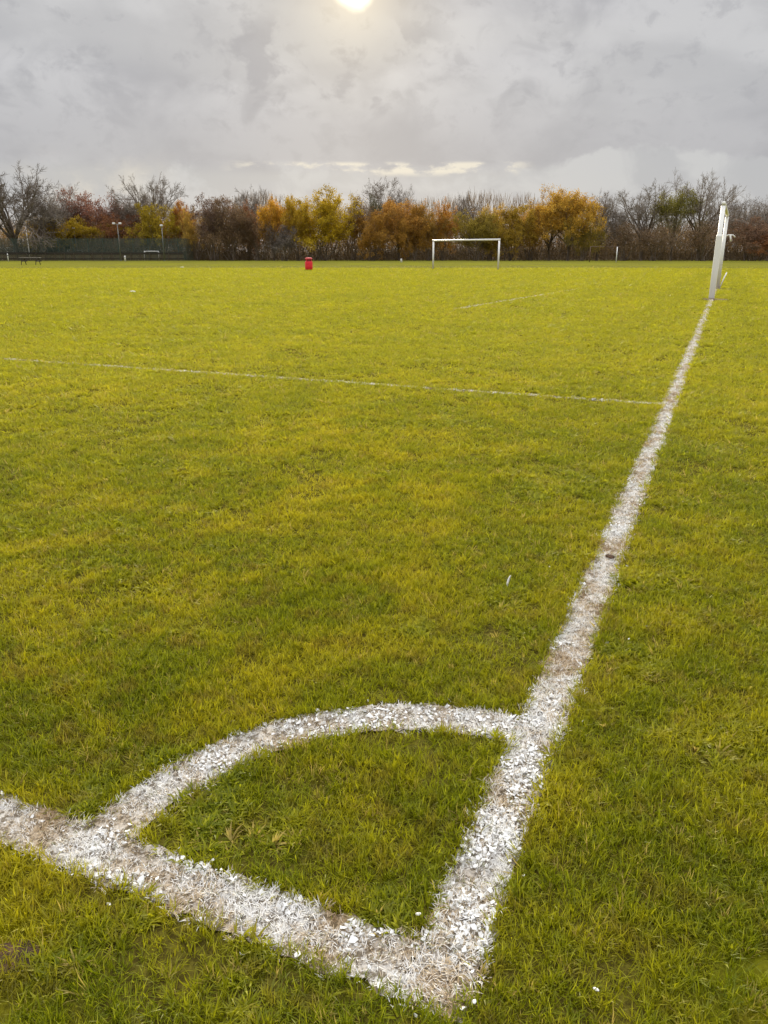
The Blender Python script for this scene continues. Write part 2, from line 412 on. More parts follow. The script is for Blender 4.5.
# ------------------------------------------------------------------ trees
def tree_skeleton(seed, kind):
    rg = random.Random(seed); segs = []; tips = []
    P = dict(spread=dict(tr=.24, lim=11, ang=(12, 72), up=.25, l1=.58, sh=(7, 7, 7), red=.56, tk=.034),
             fan=dict(tr=.26, lim=11, ang=(12, 48), up=.12, l1=.70, sh=(7, 7, 7), red=.52, tk=.026),
             wispy=dict(tr=.42, lim=9, ang=(14, 40), up=.30, l1=.50, sh=(7, 6, 7), red=.50, tk=.018),
             shrub=dict(tr=.05, lim=10, ang=(6, 42), up=.15, l1=.90, sh=(7, 7, 6), red=.46, tk=.016),
             twisted=dict(tr=.30, lim=8, ang=(25, 75), up=.1, l1=.50, sh=(7, 7, 7), red=.58, tk=.030))[kind]
    wob = .30 if kind == 'twisted' else .16
    def branch(p, d, L, r, lvl):
        n = 4 if lvl < 2 else (3 if lvl < 3 else 2)
        pts = [p.copy()]; dd = d.copy()
        for i in range(n):
            dd = (dd + Vector((rg.gauss(0, wob), rg.gauss(0, wob), rg.gauss(0, wob) + P['up'] * .35))).normalized()
            pts.append(pts[-1] + dd * L / n)
        rend = r * (.35 if lvl < 4 else .5)
        segs.append((pts, [r + (rend - r) * i / n for i in range(n + 1)], lvl))
        if lvl >= 4: tips.append((pts[-1], lvl)); return
        k = P['sh'][lvl - 1] if lvl >= 1 else 0
        if lvl == 3: tips.append((pts[-1], lvl))
        for j in range(k):
            t = rg.uniform(.30, 1.0) if j else 1.0
            q = t * n; i = min(int(q), n - 1); a = pts[i].lerp(pts[i + 1], q - i)
            base = (pts[i + 1] - pts[i]).normalized()
            side = base.orthogonal(); side.rotate(Matrix.Rotation(rg.uniform(0, 6.283), 3, base))
            an = R(rg.uniform(22, 58)) if j else R(rg.uniform(5, 20))
            nd = (base * math.cos(an) + side * math.sin(an)).normalized()
            branch(a, nd, L * P['red'] * rg.uniform(.7, 1.15) * (1.15 - .35 * t), max(.0018, r * .45 * (1.1 - .35 * t)), lvl + 1)
    tr = P['tr']; top_ = Vector((rg.gauss(0, .02), rg.gauss(0, .02), tr))
    if kind != 'shrub':
        segs.append(([Vector((0, 0, -.01)), Vector((0, 0, tr * .1)), top_ * .5 + Vector((rg.gauss(0, .006), 0, 0)), top_], [P['tk'] * 1.45, P['tk'] * 1.05, P['tk'] * .95, P['tk'] * .85], 0))
    for i in range(P['lim']):
        az = 6.283 * (i + rg.uniform(-.3, .3)) / P['lim']; an = R(rg.uniform(*P['ang']))
        if i == 0: an = R(5)
        d = Vector((math.sin(an) * math.cos(az), math.sin(an) * math.sin(az), math.cos(an)))
        if kind == 'shrub': st = Vector((rg.gauss(0, .06), rg.gauss(0, .06), 0))
        elif kind == 'wispy': st = top_ * rg.uniform(.55, 1)
        else: st = top_ * rg.uniform(.82, 1)
        branch(st, d, P['l1'] * rg.uniform(.85, 1.05), P['tk'] * rg.uniform(.45, .7), 1)
    # normalise to height 1, width 1
    zz = sorted(p.z for p, l in tips); mx = zz[int(len(zz) * .994)]
    hw = sorted(abs(c) for p, l in tips for c in (p.x, p.y))
    hw = hw[int(len(hw) * .955)]
    S = Vector((.5 / hw, .5 / hw, 1 / mx))
    segs = [([Vector((p.x * S.x, p.y * S.y, p.z * S.z)) for p in pts], rr, l) for pts, rr, l in segs]
    tips = [(Vector((p.x * S.x, p.y * S.y, p.z * S.z)), l) for p, l in tips]
    return segs, tips
def tree_meshes(seed, kind, leaves, lo=0.0):
    """trunk mesh (trunk and limbs) and crown mesh (twigs and leaves), about one unit high"""
    segs, tips = tree_skeleton(seed, kind)
    t = MB(); c = MB()
    for pts, rr, lvl in segs:
        if lvl <= 1: t.tube(pts, rr, 6, 0, False)
        elif lvl == 2: c.tube(pts, rr, 4, 0, False)
        else: c.tube(pts, rr, 3, 0, False)
    rgl = np.random.default_rng(seed)
    if leaves:
        tp = np.array([tuple(p) for p, l in tips]); tp = tp[tp[:, 2] > lo]
        # clumps: some twig ends carry many leaves, others few
        wgt = rgl.random(len(tp)) ** 1.3 + .15; wgt /= wgt.sum()
        idx = rgl.choice(len(tp), leaves, p=wgt)
        cen = tp[idx] + rgl.normal(0, 1, (leaves, 3)) * np.array([.022, .022, .020])
        cen[:, 2] = np.maximum(cen[:, 2], .02)
        a = rgl.normal(0, 1, (leaves, 3)); a /= np.linalg.norm(a, axis=1)[:, None]
        b = np.cross(a, rgl.normal(0, 1, (leaves, 3))); b /= np.linalg.norm(b, axis=1)[:, None]
        s = rgl.uniform(.007, .015, (leaves, 1))
        q = np.stack([cen - a * s, cen + b * s * .6, cen + a * s, cen - b * s * .6], 1).reshape(-1, 3)
        base = len(c.v); c.v += [tuple(p) for p in q]
        c.f += [(base + 4 * i, base + 4 * i + 1, base + 4 * i + 2, base + 4 * i + 3) for i in range(leaves)]; c.mi += [1] * leaves
    return t.mesh('trunk', True), c.mesh('crown')
def mat_bark():
    m, w, out = newmat('bark')
    oi = w.node('ShaderNodeObjectInfo'); tc = w.node('ShaderNodeTexCoord').outputs['Object']
    n = w.noise(w.mapping(tc, (30, 30, 8)), 1, 5, .7)
    c = w.mix(w.sstep(n, .35, .65), (.09, .07, .055), (.24, .20, .165))
    c = w.mix(.65, c, oi.outputs['Color'], 'MULTIPLY')
    principled(w, out, c, .9, 0, .1); return m
def mat_twig():
    m, w, out = newmat('twigs')
    g = w.node('ShaderNodeNewGeometry'); oi = w.node('ShaderNodeObjectInfo')
    c = w.mix(g.outputs['Random Per Island'], (.12, .095, .07), (.30, .24, .19))
    c = w.mix(.5, c, oi.outputs['Color'])
    principled(w, out, c, .9, 0, .1); return m
def mat_leaf():
    m, w, out = newmat('autumn_leaves')
    g = w.node('ShaderNodeNewGeometry'); oi = w.node('ShaderNodeObjectInfo')
    isl = g.outputs['Random Per Island']
    n = w.noise(w.mapping(g.outputs['Position'], (.5, .5, .6)), 1, 4, .6)
    c = oi.outputs['Color']
    c = w.mix(w.sstep(n, .42, .62, 0, .6), c, w.mix(1.0, c, (.45, .42, .5), 'MULTIPLY'))
    c = w.mix(w.sstep(isl, 0, .45, .5, 0), c, w.mix(1.0, c, (.42, .36, .5), 'MULTIPLY'))
    c = w.mix(w.sstep(isl, .75, 1, 0, .5), c, w.mix(1.0, c, (1.7, 1.6, 1.5), 'MULTIPLY'))
    d = w.node('ShaderNodeBsdfDiffuse'); w.l.new(c, d.inputs[0])
    t = w.node('ShaderNodeBsdfTranslucent'); w.l.new(c, t.inputs[0])
    a = w.node('ShaderNodeMixShader'); a.inputs[0].default_value = .35; w.l.new(d.outputs[0], a.inputs[1]); w.l.new(t.outputs[0], a.inputs[2])
    w.l.new(a.outputs[0], out.inputs[0]); return m
M_bark = mat_bark(); M_twig = mat_twig(); M_leaf = mat_leaf()
VAR = {}
def variant(kind, dens, k):
    key = (kind, dens, k)
    if key not in VAR:
        seed = sum(ord(ch) for ch in kind) * 13 + dens * 7 + k * 101
        nl = [0, 3500, 12000, 24000, 7000][dens]
        t, c = tree_meshes(seed, kind, nl, .68 if dens == 4 else .03 if kind == 'shrub' else .2)
        t.materials.append(M_bark); c.materials.append(M_twig); c.materials.append(M_leaf)
        VAR[key] = (t, c)
    return VAR[key]
GRP = 'trees along the far edge of the playing field'
def tree(name, label, x, ytop, wpx, kind, dens, k, colr, D, rot=None, cat='tree', group=GRP):
    t, c = variant(kind, dens, k)
    X = at(x, D); h = top(ytop, D); W = wpx * D / F / .948 * 1.22
    e = empty(name, (X, D, 0), (rot if rot is not None else rng.uniform(0, 6.283)))
    tag(e, label, cat, group)
    for nm, me in (('trunk', t), ('crown', c)):
        o = bpy.data.objects.new(nm, me); col.objects.link(o); o.parent = e; o.scale = (W * 1.05, W * 1.05, h)
        o.color = (*colr, 1) if nm == 'crown' else (1, .95, .9, 1)
    return e
YEL = (.56, .38, .04); OLV = (.36, .28, .05); ORG = (.56, .31, .07); RST = (.36, .17, .07); BRN = (.24, .16, .085)
PUR = (.22, .15, .11); GLD = (.58, .39, .08); DGR = (.10, .11, .025); OBR = (.46, .26, .05); GRY = (.23, .20, .165)
trees = [
 ('bare_tree', 'big dark bare tree with spreading limbs at the far left edge of the tree line', 17, 164, 62, 'fan', 0, 6, (.12, .10, .085), 172),
 ('bare_tree', 'low tangled bare tree between the big spreading tree and the left willow bush', 42, 189, 40, 'twisted', 1, 2, GRY, 168),
 ('bare_tree', 'thin upright bare tree with pale twigs rising behind the left willow bush', 63, 183, 30, 'wispy', 0, 1, GRY, 182),
 ('willow_bush', 'rounded golden yellow willow bush behind the green mesh fence, the left one of two', 53, 217, 34, 'shrub', 3, 1, YEL, 176),
 ('willow_bush', 'wider olive yellow willow bush behind the green mesh fence, the right one of two', 84, 219, 40, 'shrub', 3, 2, (.48, .34, .03), 178),
 ('leafy_tree', 'rounded reddish brown tree above the right willow bush', 91, 192, 38, 'fan', 2, 1, (.30, .15, .10), 184),
 ('bare_tree', 'bare brown tree between the reddish round tree and the tall fan-shaped bare tree', 120, 196, 34, 'fan', 1, 2, PUR, 186),
 ('leafy_tree', 'low rust brown tree behind the double-headed floodlight nearest the fence', 112, 216, 34, 'shrub', 2, 3, RST, 180),
 ('leafy_tree', 'low dull rust tree just left of the yellow-green tree behind the fence', 138, 214, 34, 'shrub', 2, 1, (.34, .15, .065), 181),
 ('bare_tree', 'tall bare tree with a round fan-shaped crown behind the floodlights', 152, 175, 46, 'fan', 0, 3, GRY, 184),
 ('leafy_tree', 'yellow-green rounded tree behind the right end of the green fence', 163, 206, 30, 'shrub', 3, 3, (.50, .38, .04), 176),
 ('leafy_tree', 'orange rust tree right of the yellow-green tree by the fence end', 184, 203, 26, 'shrub', 3, 4, (.52, .25, .06), 177),
 ('leafy_tree', 'narrow pale yellow tree just past the end of the green fence', 198, 210, 18, 'shrub', 2, 2, GLD, 170),
 ('leafy_tree', 'broad purplish brown tree with dense twigs right of the fence end', 213, 197, 36, 'shrub', 2, 4, PUR, 168),
 ('leafy_tree', 'dense brown olive tree against the broad purplish brown tree', 231, 200, 32, 'shrub', 2, 5, BRN, 166),
 ('bare_tree', 'dark wiry bare tree with a round crown standing above the brown trees', 250, 189, 36, 'twisted', 0, 1, GRY, 186),
 ('leafy_tree', 'small rust red tree in front of the dark wiry bare crown', 248, 205, 20, 'shrub', 2, 1, RST, 174),
 ('leafy_tree', 'dull brown twiggy tree left of the bright orange-yellow tree', 258, 214, 26, 'shrub', 2, 2, BRN, 166),
 ('leafy_tree', 'bright orange-yellow tree left of the big yellow-olive tree', 274, 200, 24, 'fan', 3, 4, (.70, .40, .05), 166),
 ('leafy_tree', 'grey brown low tree below the bright orange-yellow tree', 284, 226, 24, 'shrub', 2, 3, GRY, 162),
 ('leafy_tree', 'slim deep yellow tree straight behind the red bin', 298, 199, 22, 'shrub', 3, 1, YEL, 164),
 ('leafy_tree', 'big yellow-olive tree, the fullest crown right of the red bin', 322, 192, 46, 'shrub', 3, 2, (.56, .40, .03), 166),
 ('bare_tree', 'narrow brown nearly bare tree right of the big yellow-olive tree', 354, 198, 26, 'shrub', 1, 3, BRN, 168),
 ('leafy_tree', 'low orange brown tree between two taller bare trees', 371, 215, 28, 'shrub', 3, 3, OBR, 164),
 ('bare_tree', 'tall feathery grey bare tree in the middle of the tree line', 383, 177, 32, 'wispy', 0, 2, GRY, 184),
 ('bare_tree', 'small dark thin tree under the tall feathery grey tree', 380, 195, 14, 'twisted', 1, 3, DGR, 178),
 ('bare_tree', 'thin grey bare tree just right of the tall feathery one', 401, 184, 18, 'wispy', 0, 3, GRY, 188),
 ('leafy_tree', 'rounded orange tree at the foot of the thin grey bare tree', 399, 201, 34, 'fan', 3, 2, ORG, 168),
 ('leafy_tree', 'golden brown tree left of the far goal frame', 414, 207, 22, 'shrub', 3, 4, OBR, 164),
 ('leafy_tree', 'olive brown tree above the left post of the far goal', 429, 206, 26, 'shrub', 2, 5, (.38, .24, .05), 166),
 ('leafy_tree', 'orange brown tree over the left half of the far goal', 443, 203, 22, 'shrub', 2, 1, (.56, .28, .045), 167),
 ('bare_tree', 'thin bare sapling over the middle of the far goal', 455, 197, 16, 'wispy', 0, 1, GRY, 180),
 ('bare_tree', 'fan-shaped small bare tree over the right half of the far goal', 469, 192, 24, 'fan', 0, 2, GRY, 182),
 ('leafy_tree', 'olive green-brown tree behind the right half of the far goal', 478, 212, 30, 'shrub', 3, 2, OLV, 164),
 ('leafy_tree', 'golden tree above the right post of the far goal', 491, 206, 22, 'shrub', 3, 5, GLD, 168),
 ('leafy_tree', 'olive brown tree just right of the far goal', 510, 208, 30, 'shrub', 3, 3, (.44, .30, .04), 165),
 ('leafy_tree', 'thin pale gold tree left of the big orange tree', 530, 209, 24, 'shrub', 2, 4, (.60, .36, .09), 168),
 ('leafy_tree', 'gold tree with a grey bare top beside the big orange tree', 549, 189, 30, 'fan', 2, 3, (.60, .38, .06), 169),
 ('leafy_tree', 'big orange and yellow tree with several pale trunks right of the far goal', 568, 194, 38, 'fan', 3, 1, (.64, .40, .06), 164),
 ('leafy_tree', 'low green-yellow tree in front of the big orange tree', 582, 218, 24, 'shrub', 2, 1, OLV, 161),
 ('bare_tree', 'dark bare tree with upright limbs right of the big orange tree', 597, 192, 34, 'fan', 0, 1, GRY, 168),
 ('bare_tree', 'low grey bare tree above the small white goal post', 617, 204, 26, 'twisted', 0, 2, GRY, 170),
 ('bare_tree', 'broad bare tree with many upright limbs left of the dark green tree', 641, 185, 46, 'fan', 0, 3, (.27, .24, .20), 167),
 ('evergreen_tree', 'dark olive green ivy-covered tree with a dome top among bare trees', 671, 192, 32, 'fan', 4, 3, (.26, .24, .05), 166),
 ('bare_tree', 'tallest pale bare tree left of the near goal post', 698, 173, 48, 'fan', 0, 4, (.36, .32, .28), 168),
 ('bare_tree', 'low bare tree directly behind the near goal posts', 724, 199, 32, 'twisted', 0, 1, GRY, 170),
 ('bare_tree', 'grey bare tree just right of the near goal posts', 745, 197, 32, 'fan', 0, 2, GRY, 172),
 ('bare_tree', 'pale bare tree cut by the right edge of the picture', 768, 191, 38, 'fan', 0, 5, (.36, .32, .28), 168),
 ('leafy_tree', 'dense brown thicket tree right of the near goal', 752, 217, 44, 'shrub', 2, 3, (.28, .17, .10), 160),
 ('leafy_tree', 'brown twiggy thicket tree left of the near goal', 704, 222, 40, 'shrub', 1, 2, BRN, 160),
 ('leafy_tree', 'rust coloured low tree at the right edge of the picture', 772, 234, 24, 'shrub', 3, 1, RST, 155),
 ('leafy_tree', 'grey brown twiggy tree behind the small white goal post', 624, 222, 34, 'shrub', 1, 4, BRN, 161),
 ('leafy_tree', 'brown twiggy tree below the broad bare tree', 654, 224, 34, 'shrub', 1, 5, BRN, 160),
]
for t in trees: tree(*t)
# neighbours just outside the frame
for i, (x, yt, wp, kd, dn, kk, cc, D) in enumerate([(-34, 196, 50, 'fan', 0, 2, GRY, 172), (-62, 205, 50, 'shrub', 2, 4, BRN, 174), (802, 200, 44, 'fan', 0, 3, GRY, 170), (826, 205, 50, 'shrub', 2, 2, OBR, 168)]):
    pass

def cloud_quads(name, n, xr, yr, zfun, size, mats, seed, stem=False):
    g = np.random.default_rng(seed)
    x = g.uniform(*xr, n); yy = g.uniform(*yr, n)
    zt = zfun(x); z = g.random(n) ** 1.1 * zt
    cen = np.stack([x, yy, z], 1)
    if stem:
        a = np.stack([g.normal(0, .22, n), g.normal(0, .22, n), np.ones(n)], 1); L = g.uniform(.5, 1.3, (n, 1))
        b = np.cross(a, g.normal(0, 1, (n, 3))); b /= np.linalg.norm(b, axis=1)[:, None]
        wd = g.uniform(.012, .035, (n, 1)) * size
        q = np.stack([cen - a * L - b * wd, cen - a * L + b * wd, cen + a * L + b * wd * .3, cen + a * L - b * wd * .3], 1)
    else:
        a = g.normal(0, 1, (n, 3)); a /= np.linalg.norm(a, axis=1)[:, None]
        b = np.cross(a, g.normal(0, 1, (n, 3))); b /= np.linalg.norm(b, axis=1)[:, None]
        s = g.uniform(.5, 1.2, (n, 1)) * size
        q = np.stack([cen - a * s, cen + b * s * .6, cen + a * s, cen - b * s * .6], 1)
    return q.reshape(-1, 3)
def quads_obj(name, arrs, mats, label, cat, colr):
    v = np.concatenate(arrs); n = len(v) // 4
    me = bpy.data.meshes.new(name)
    me.vertices.add(len(v)); me.vertices.foreach_set('co', v.astype(np.float32).ravel())
    me.loops.add(4 * n); me.loops.foreach_set('vertex_index', np.arange(4 * n, dtype=np.int32))
    me.polygons.add(n); me.polygons.foreach_set('loop_start', np.arange(0, 4 * n, 4, dtype=np.int32))
    mi = np.concatenate([np.full(len(a) // 4, k, dtype=np.int32) for k, a in enumerate(arrs)])
    me.update(calc_edges=True); me.validate()
    o = meshobj(name, me, mats); me.polygons.foreach_set('material_index', mi % len(mats)); me.update()
    o.color = (*colr, 1); return tag(o, label, cat, kind='stuff')
zf = lambda x: 1.6 + 1.6 * snoise(x + 500, x * 0, .12, 51) + 1.0 * snoise(x + 500, x * 0, .5, 52)
quads_obj('undergrowth', [cloud_quads('u', 46000, (-125, 125), (171, 176), zf, .15, None, 3), cloud_quads('s', 26000, (-125, 125), (171, 177), lambda x: zf(x) * 1.5, 1.2, None, 4, True)],
          [M_leaf, M_twig], 'dark brown brambles and undergrowth at the foot of the tree line', 'undergrowth', (.16, .11, .05))
zf2 = lambda x: np.where(x < -58, 3.4, np.where(x > 42, 4.6, 7.8)) + 2.8 * snoise(x + 500, x * 0, .07, 61) + 1.6 * snoise(x + 500, x * 0, .3, 62)
quads_obj('woodland', [cloud_quads('w', 90000, (-150, 150), (186, 200), zf2, .22, None, 5), cloud_quads('w', 60000, (-150, 150), (184, 200), lambda x: zf2(x) * 1.25, 1.6, None, 6, True)],
          [M_leaf, M_twig], 'brown mass of thinning woodland behind the row of single trees', 'woodland', (.40, .25, .08))
# leaf-littered bank, added behind the wood to block the low sky
m = MB(); bx = [(-260 + 8 * i) for i in range(66)]
vs = []
for X in bx:
    hh = 2.3 + .6 * math.sin(X * .05) + rng.uniform(-.1, .1)
    vs += [(X, 184, -.05), (X, 189, hh * .7), (X, 196, hh), (X, 320, hh * .8), (X, 360, -.3)]
m.add(vs, [(5 * i + j, 5 * (i + 1) + j, 5 * (i + 1) + j + 1, 5 * i + j + 1) for i in range(65) for j in range(4)])
tag(m.build('bank', worn('leaf_litter', (.045, .032, .018), (.10, .065, .030), 1.5, .95, .4, .65), smooth=True), kind='structure')

# ------------------------------------------------------------------ white goals
M_white = worn('white_gloss_paint', (.88, .87, .84), (.62, .58, .52), 5, .4, .58, .8)
M_white2 = worn('chalky_white_paint', (.72, .71, .68), (.42, .38, .32), 9, .6, .52, .7)
M_steel = worn('galvanised_steel', (.22, .23, .22), (.14, .14, .13), 8, .45, .5, .7, .6)
M_dark = worn('dark_rubber', (.02, .02, .02), (.04, .038, .035), 20, .8)
def goal_frame(label, p0, p1, h, r=.06, mat=M_white, name='football_goal', pad=False, group=None, thinbar=None):
    p0 = Vector((*p0, 0)); p1 = Vector((*p1, 0)); d = p1 - p0; W = d.length
    e = empty(name, p0, math.atan2(d.y, d.x)); tag(e, label, 'goal', group)
    for X in (0, W):
        m = MB(); m.tube([(X, 0, -.1), (X, 0, h - r)], r, 14); o = m.build('post', mat, e, True)
    m = MB(); m.tube([(-r, 0, h), (W + r, 0, h)], r * (thinbar or 1), 14); m.build('crossbar', mat, e, True)
    return e, W
# near goal, seen almost end on along the goal line
npx, npy = ground(711.3, 299.3); L0 = ((npx - CX) * UX + (npy - CY) * UY)
Pn = (npx, npy); fpx, fpy = ground(717.5, 289.2)
e, W = goal_frame('near white goal seen end-on on the goal line with its padded front post', Pn, (fpx, fpy), 2.70, .062)
m = MB(); m.lathe([(.070, .02), (.080, .04), (.088, .9), (.088, 1.78), (.082, 1.83), (.064, 1.84)], 20)
m.build('post_pad', worn('white_pad', (.88, .87, .84), (.70, .67, .62), 4, .55, .55, .8), e, True)
m = MB(); m.tube([(W, 0, 1.93), (W, -.14, 1.99), (W, -.30, 1.98), (W, -.38, 1.90)], .022, 8); m.tube([(W, -.20, 1.985), (W, -.23, 1.85), (W, -.24, 1.75)], .03, 8)
m.build('net_hook', M_white, e, True)
m = MB(); m.tube([(W, -.05, 0), (W + .08, -.16, .35), (W + .10, -.25, .62)], .024, 8); m.build('net_stay', M_white, e, True)
# dark brown patches round its posts
M_soil = worn('bare_soil', (.05, .03, .016), (.14, .075, .04), 25, .95, .4, .65, 0, .6)
def patch(p, rx, ry, z=.006, n=18, seed=0, rz=0):
    g = random.Random(seed); m = MB(); vs = [(p[0], p[1], z + .004)]
    for k in range(n):
        t = 6.283 * k / n; q = g.uniform(.75, 1.15); X = rx * q * math.cos(t); Y = ry * q * math.sin(t)
        vs.append((p[0] + X * math.cos(rz) - Y * math.sin(rz), p[1] + X * math.sin(rz) + Y * math.cos(rz), z))
    m.add(vs, [(0, 1 + k, 1 + (k + 1) % n) for k in range(n)])
    return tag(m.build('ground_patch', M_soil), kind='structure')
patch((npx + .12, npy + .05), .42, .6, seed=1); patch((fpx + .1, fpy + .05), .42, .6, seed=2)
patch((-.735, 1.145), .075, .04, seed=3)
# far goal
goal_frame('whole white goal frame standing out on the field before the orange trees', ground(433, 269.2), ground(498, 270.3), 2.44, .075)
# distant goal end, right
a = ground(616, 262.6); b = (at(590, a[1] + 6), a[1] + 6)
e, W = goal_frame('small distant goal by the trees with one clean white post', a, b, 2.45, .07, worn('shaded_tube', (.12, .07, .05), (.2, .13, .1), 4, .8), thinbar=.45)  # crossbar and second post coloured dark to look shaded
for q in e.children:
    if q.name.startswith('post'): q.data.materials[0] = M_white; q['label'] = 'clean white goal post'; break

# ------------------------------------------------------------------ red litter bin
M_red = worn('red_plastic', (.86, .03, .045), (.70, .02, .03), 4, .35, .5, .8)
M_redd = worn('dark_red_plastic', (.25, .01, .012), (.12, .008, .008), 4, .5)
M_pale = worn('pale_lid', (.60, .10, .10), (.45, .05, .06), 5, .8)
X, Y = ground(309, 270.6)
e = empty('litter_bin', (X, Y, 0), R(10)); tag(e, 'bright red round litter bin standing alone on the grass', 'litter bin')
s = 1.0
m = MB(); m.lathe([(.27, .03), (.30, .05), (.315, .30), (.315, .62), (.30, .68), (.30, .70)], 28); m.build('body', M_red, e, True)
m = MB(); m.lathe([(.27, .701), (.25, .72), (.25, .83), (.27, .845)], 28); m.build('opening_band', M_redd, e, True)
m = MB(); m.lathe([(.30, .846), (.305, .87), (.305, .92), (.28, .955), (.18, .985), (.02, .995)], 28); m.build('lid', M_pale, e, True)
m = MB(); m.lathe([(.29, .0), (.29, .029)], 28); m.build('base', M_dark, e, True)
for k in range(4):
    t = R(45 + 90 * k); m = MB(); m.box((.285 * math.cos(t), .285 * math.sin(t), .773), (.03, .05, .145), t); m.build('lid_support', M_red, e)
for o in e.children: o.scale = (1.0, 1.0, 1.04)

# ------------------------------------------------------------------ picnic table
M_wood = worn('weathered_wood', (.11, .085, .06), (.055, .042, .03), 7, .85, .4, .7, 0, .4)
M_top = worn('skylit_wood', (.34, .31, .26), (.24, .21, .17), 7, .7)  # table top: the light falling on it is put into this paler colour
M_woodd = worn('dark_timber', (.045, .036, .026), (.025, .02, .015), 7, .85, .4, .7, 0, .4)
X, Y = ground(31, 264.8)
e = empty('picnic_table', (X, Y, 0), R(4)); tag(e, 'dark wooden picnic table with fixed benches on the grass before the fence', 'picnic table')
for k in range(5):
    m = MB(); m.box((0, -.31 + .155 * k, .745), (1.9, .14, .038)); m.build('top_plank', M_top, e)
for sy in (-1, 1):
    m = MB(); m.box((0, sy * .72, .455), (1.9, .24, .04)); m.build('bench_plank', M_woodd, e)
for sx in (-.68, .68):
    for sy in (-1, 1):
        m = MB(); m.tube([(sx + sy * .03, sy * .25, .725), (sx + sy * .03, sy * .62, 0)], .045, 4); m.build('leg', M_woodd, e)
    m = MB(); m.box((sx + .085, 0, .39), (.045, 1.62, .09)); m.build('bench_bearer', M_woodd, e)
for o in e.children: o.scale = (1.3, 1.2, 1.15)

# ------------------------------------------------------------------ sports court behind: green mesh fence, boards, timber fence
M_mesh = worn('green_coated_wire', (.05, .085, .07), (.07, .11, .09), 3, .6)
M_post = worn('green_post', (.045, .085, .07), (.03, .06, .05), 3, .5)
FX0, FX1, FD = at(-60, 166), at(187, 166), 166.0
e = empty('mesh_fence', (FX0, FD, 0)); tag(e, 'tall dark green mesh fence round the sports court at the left', 'fence')
Lf = FX1 - FX0; FH = top(238.5, FD)
m = MB(); k = 0.0
while k < Lf:
    m.box((k, 0, FH / 2), (.042, .012, FH)); k += .13
z = .1
while z < FH:
    m.box((Lf / 2, .02, z), (Lf, .012, .045)); z += .26
m.build('wire_mesh', M_mesh, e)
# returning end panel
m = MB(); k = .2
while k < 26:
    m.box((Lf, k, FH / 2), (.012, .05, FH)); k += .2
m.build('end_mesh', M_mesh, e)
for i in range(int(Lf / 3.05) + 1):
    m = MB(); m.box((min(i * 3.05, Lf), -.05, FH / 2 + .03), (.09, .07, FH + .06)); m.build('fence_post', M_post, e)
e = empty('timber_fence', (FX0, FD - 3, 0)); tag(e, 'low dark timber post-and-rail fence in front of the green mesh fence', 'fence')
TH = top(252.3, FD - 3)
m = MB(); m.box((Lf / 2, .06, TH - .20), (Lf, .05, .40)); m.build('rail', M_woodd, e)
m = MB(); m.box((Lf / 2, .06, .42), (Lf, .05, .12)); m.build('rail', M_woodd, e)
m = MB(); k = 0.0
while k < Lf:
    m.box((k, .12, TH * .42), (.16, .03, TH * .8), rng.uniform(-.05, .05)); k += .24
m.build('paling', worn('brown_board', (.12, .10, .06), (.07, .06, .035), 2, .9), e)
for i in range(int(Lf / 1.9) + 1):
    m = MB(); m.box((i * 1.9, 0, TH * .46), (.11, .1, TH * .92)); o = m.build('fence_post', M_wood, e)
# pale board wall of the court
e = tag(MB().build('board_wall', M_steel), 'pale grey board wall inside the court seen through the mesh', 'wall')
bpy.data.objects.remove(e)
m = MB(); bz = top(247.5, 190)
k = 0.0
while k < Lf - 14:
    m.box((FX0 + k + 1.2, 180 + .03 * math.sin(k), bz / 2), (2.36, .08, bz + rng.uniform(-.05, .05))); k += 2.4
tag(m.build('board_wall', worn('grey_board', (.62, .58, .52), (.38, .35, .31), 1.2, .8)), 'pale grey board wall inside the court seen through the mesh', 'wall')
# little court goals
def court_goal(label, x0, x1, yt, D):
    X0, X1 = at(x0, D), at(x1, D); h = top(yt, D); e = empty('court_goal', ((X0 + X1) / 2, D, 0)); tag(e, label, 'goal', 'small goals in the sports court')
    w = (X1 - X0) / 2
    for sx in (-w, w):
        m = MB(); m.tube([(sx, 0, 0), (sx, 0, h)], .07, 8); m.build('post', M_white2, e, True)
        m = MB(); m.tube([(sx, 0, h), (sx, .8, h * .9), (sx, 1.3, 0)], .04, 6); m.build('side_frame', M_white2, e, True)
    m = MB(); m.tube([(-w - .07, 0, h), (w + .07, 0, h)], .07, 8); m.build('crossbar', M_white2, e, True)
court_goal('small white court goal between the two right floodlights', 144.5, 158.5, 251.3, 163.9)
court_goal('dull white court goal below the right willow bush', 68, 83, 250.3, 174)

def floodlight(label, x, yt, D, heads, lean=0.0, mat=M_steel):
    X = at(x, D); h = top(yt, D); e = empty('floodlight', (X, D, 0)); tag(e, label, 'floodlight', 'floodlight poles round the court')
    m = MB(); m.tube([(0, 0, 0), (lean * .5, 0, h * .5), (lean, 0, h)], [.11, .08, .06], 10); m.build('pole', mat, e, True)
    m = MB(); m.lathe([(.22, 0), (.22, .04), (.16, .06)], 12); m.build('base_plate', M_steel, e)
    if heads:
        m = MB(); m.tube([(lean - .6 * (heads > 1), 0, h - .05), (lean + .6 * (heads > 1) + .02, 0, h - .05)], .05, 6); m.build('cross_arm', mat, e)
        for k in range(heads):
            hx = lean + (0 if heads == 1 else (-.62 + 1.24 * k / (heads - 1)))
            m = MB(); m.box((hx, -.12, h + .13), (.5, .36, .2), M=Matrix.Rotation(R(-22), 3, 'X'))
            hd = m.build('lamp_head', M_white2, e)
            m = MB(); m.box((hx, -.30, h + .045), (.5, .03, .16), M=Matrix.Rotation(R(-22), 3, 'X')); m.build('lamp_glass', worn('lamp_glass', (.6, .62, .62), (.5, .5, .5), 3, .15), hd)
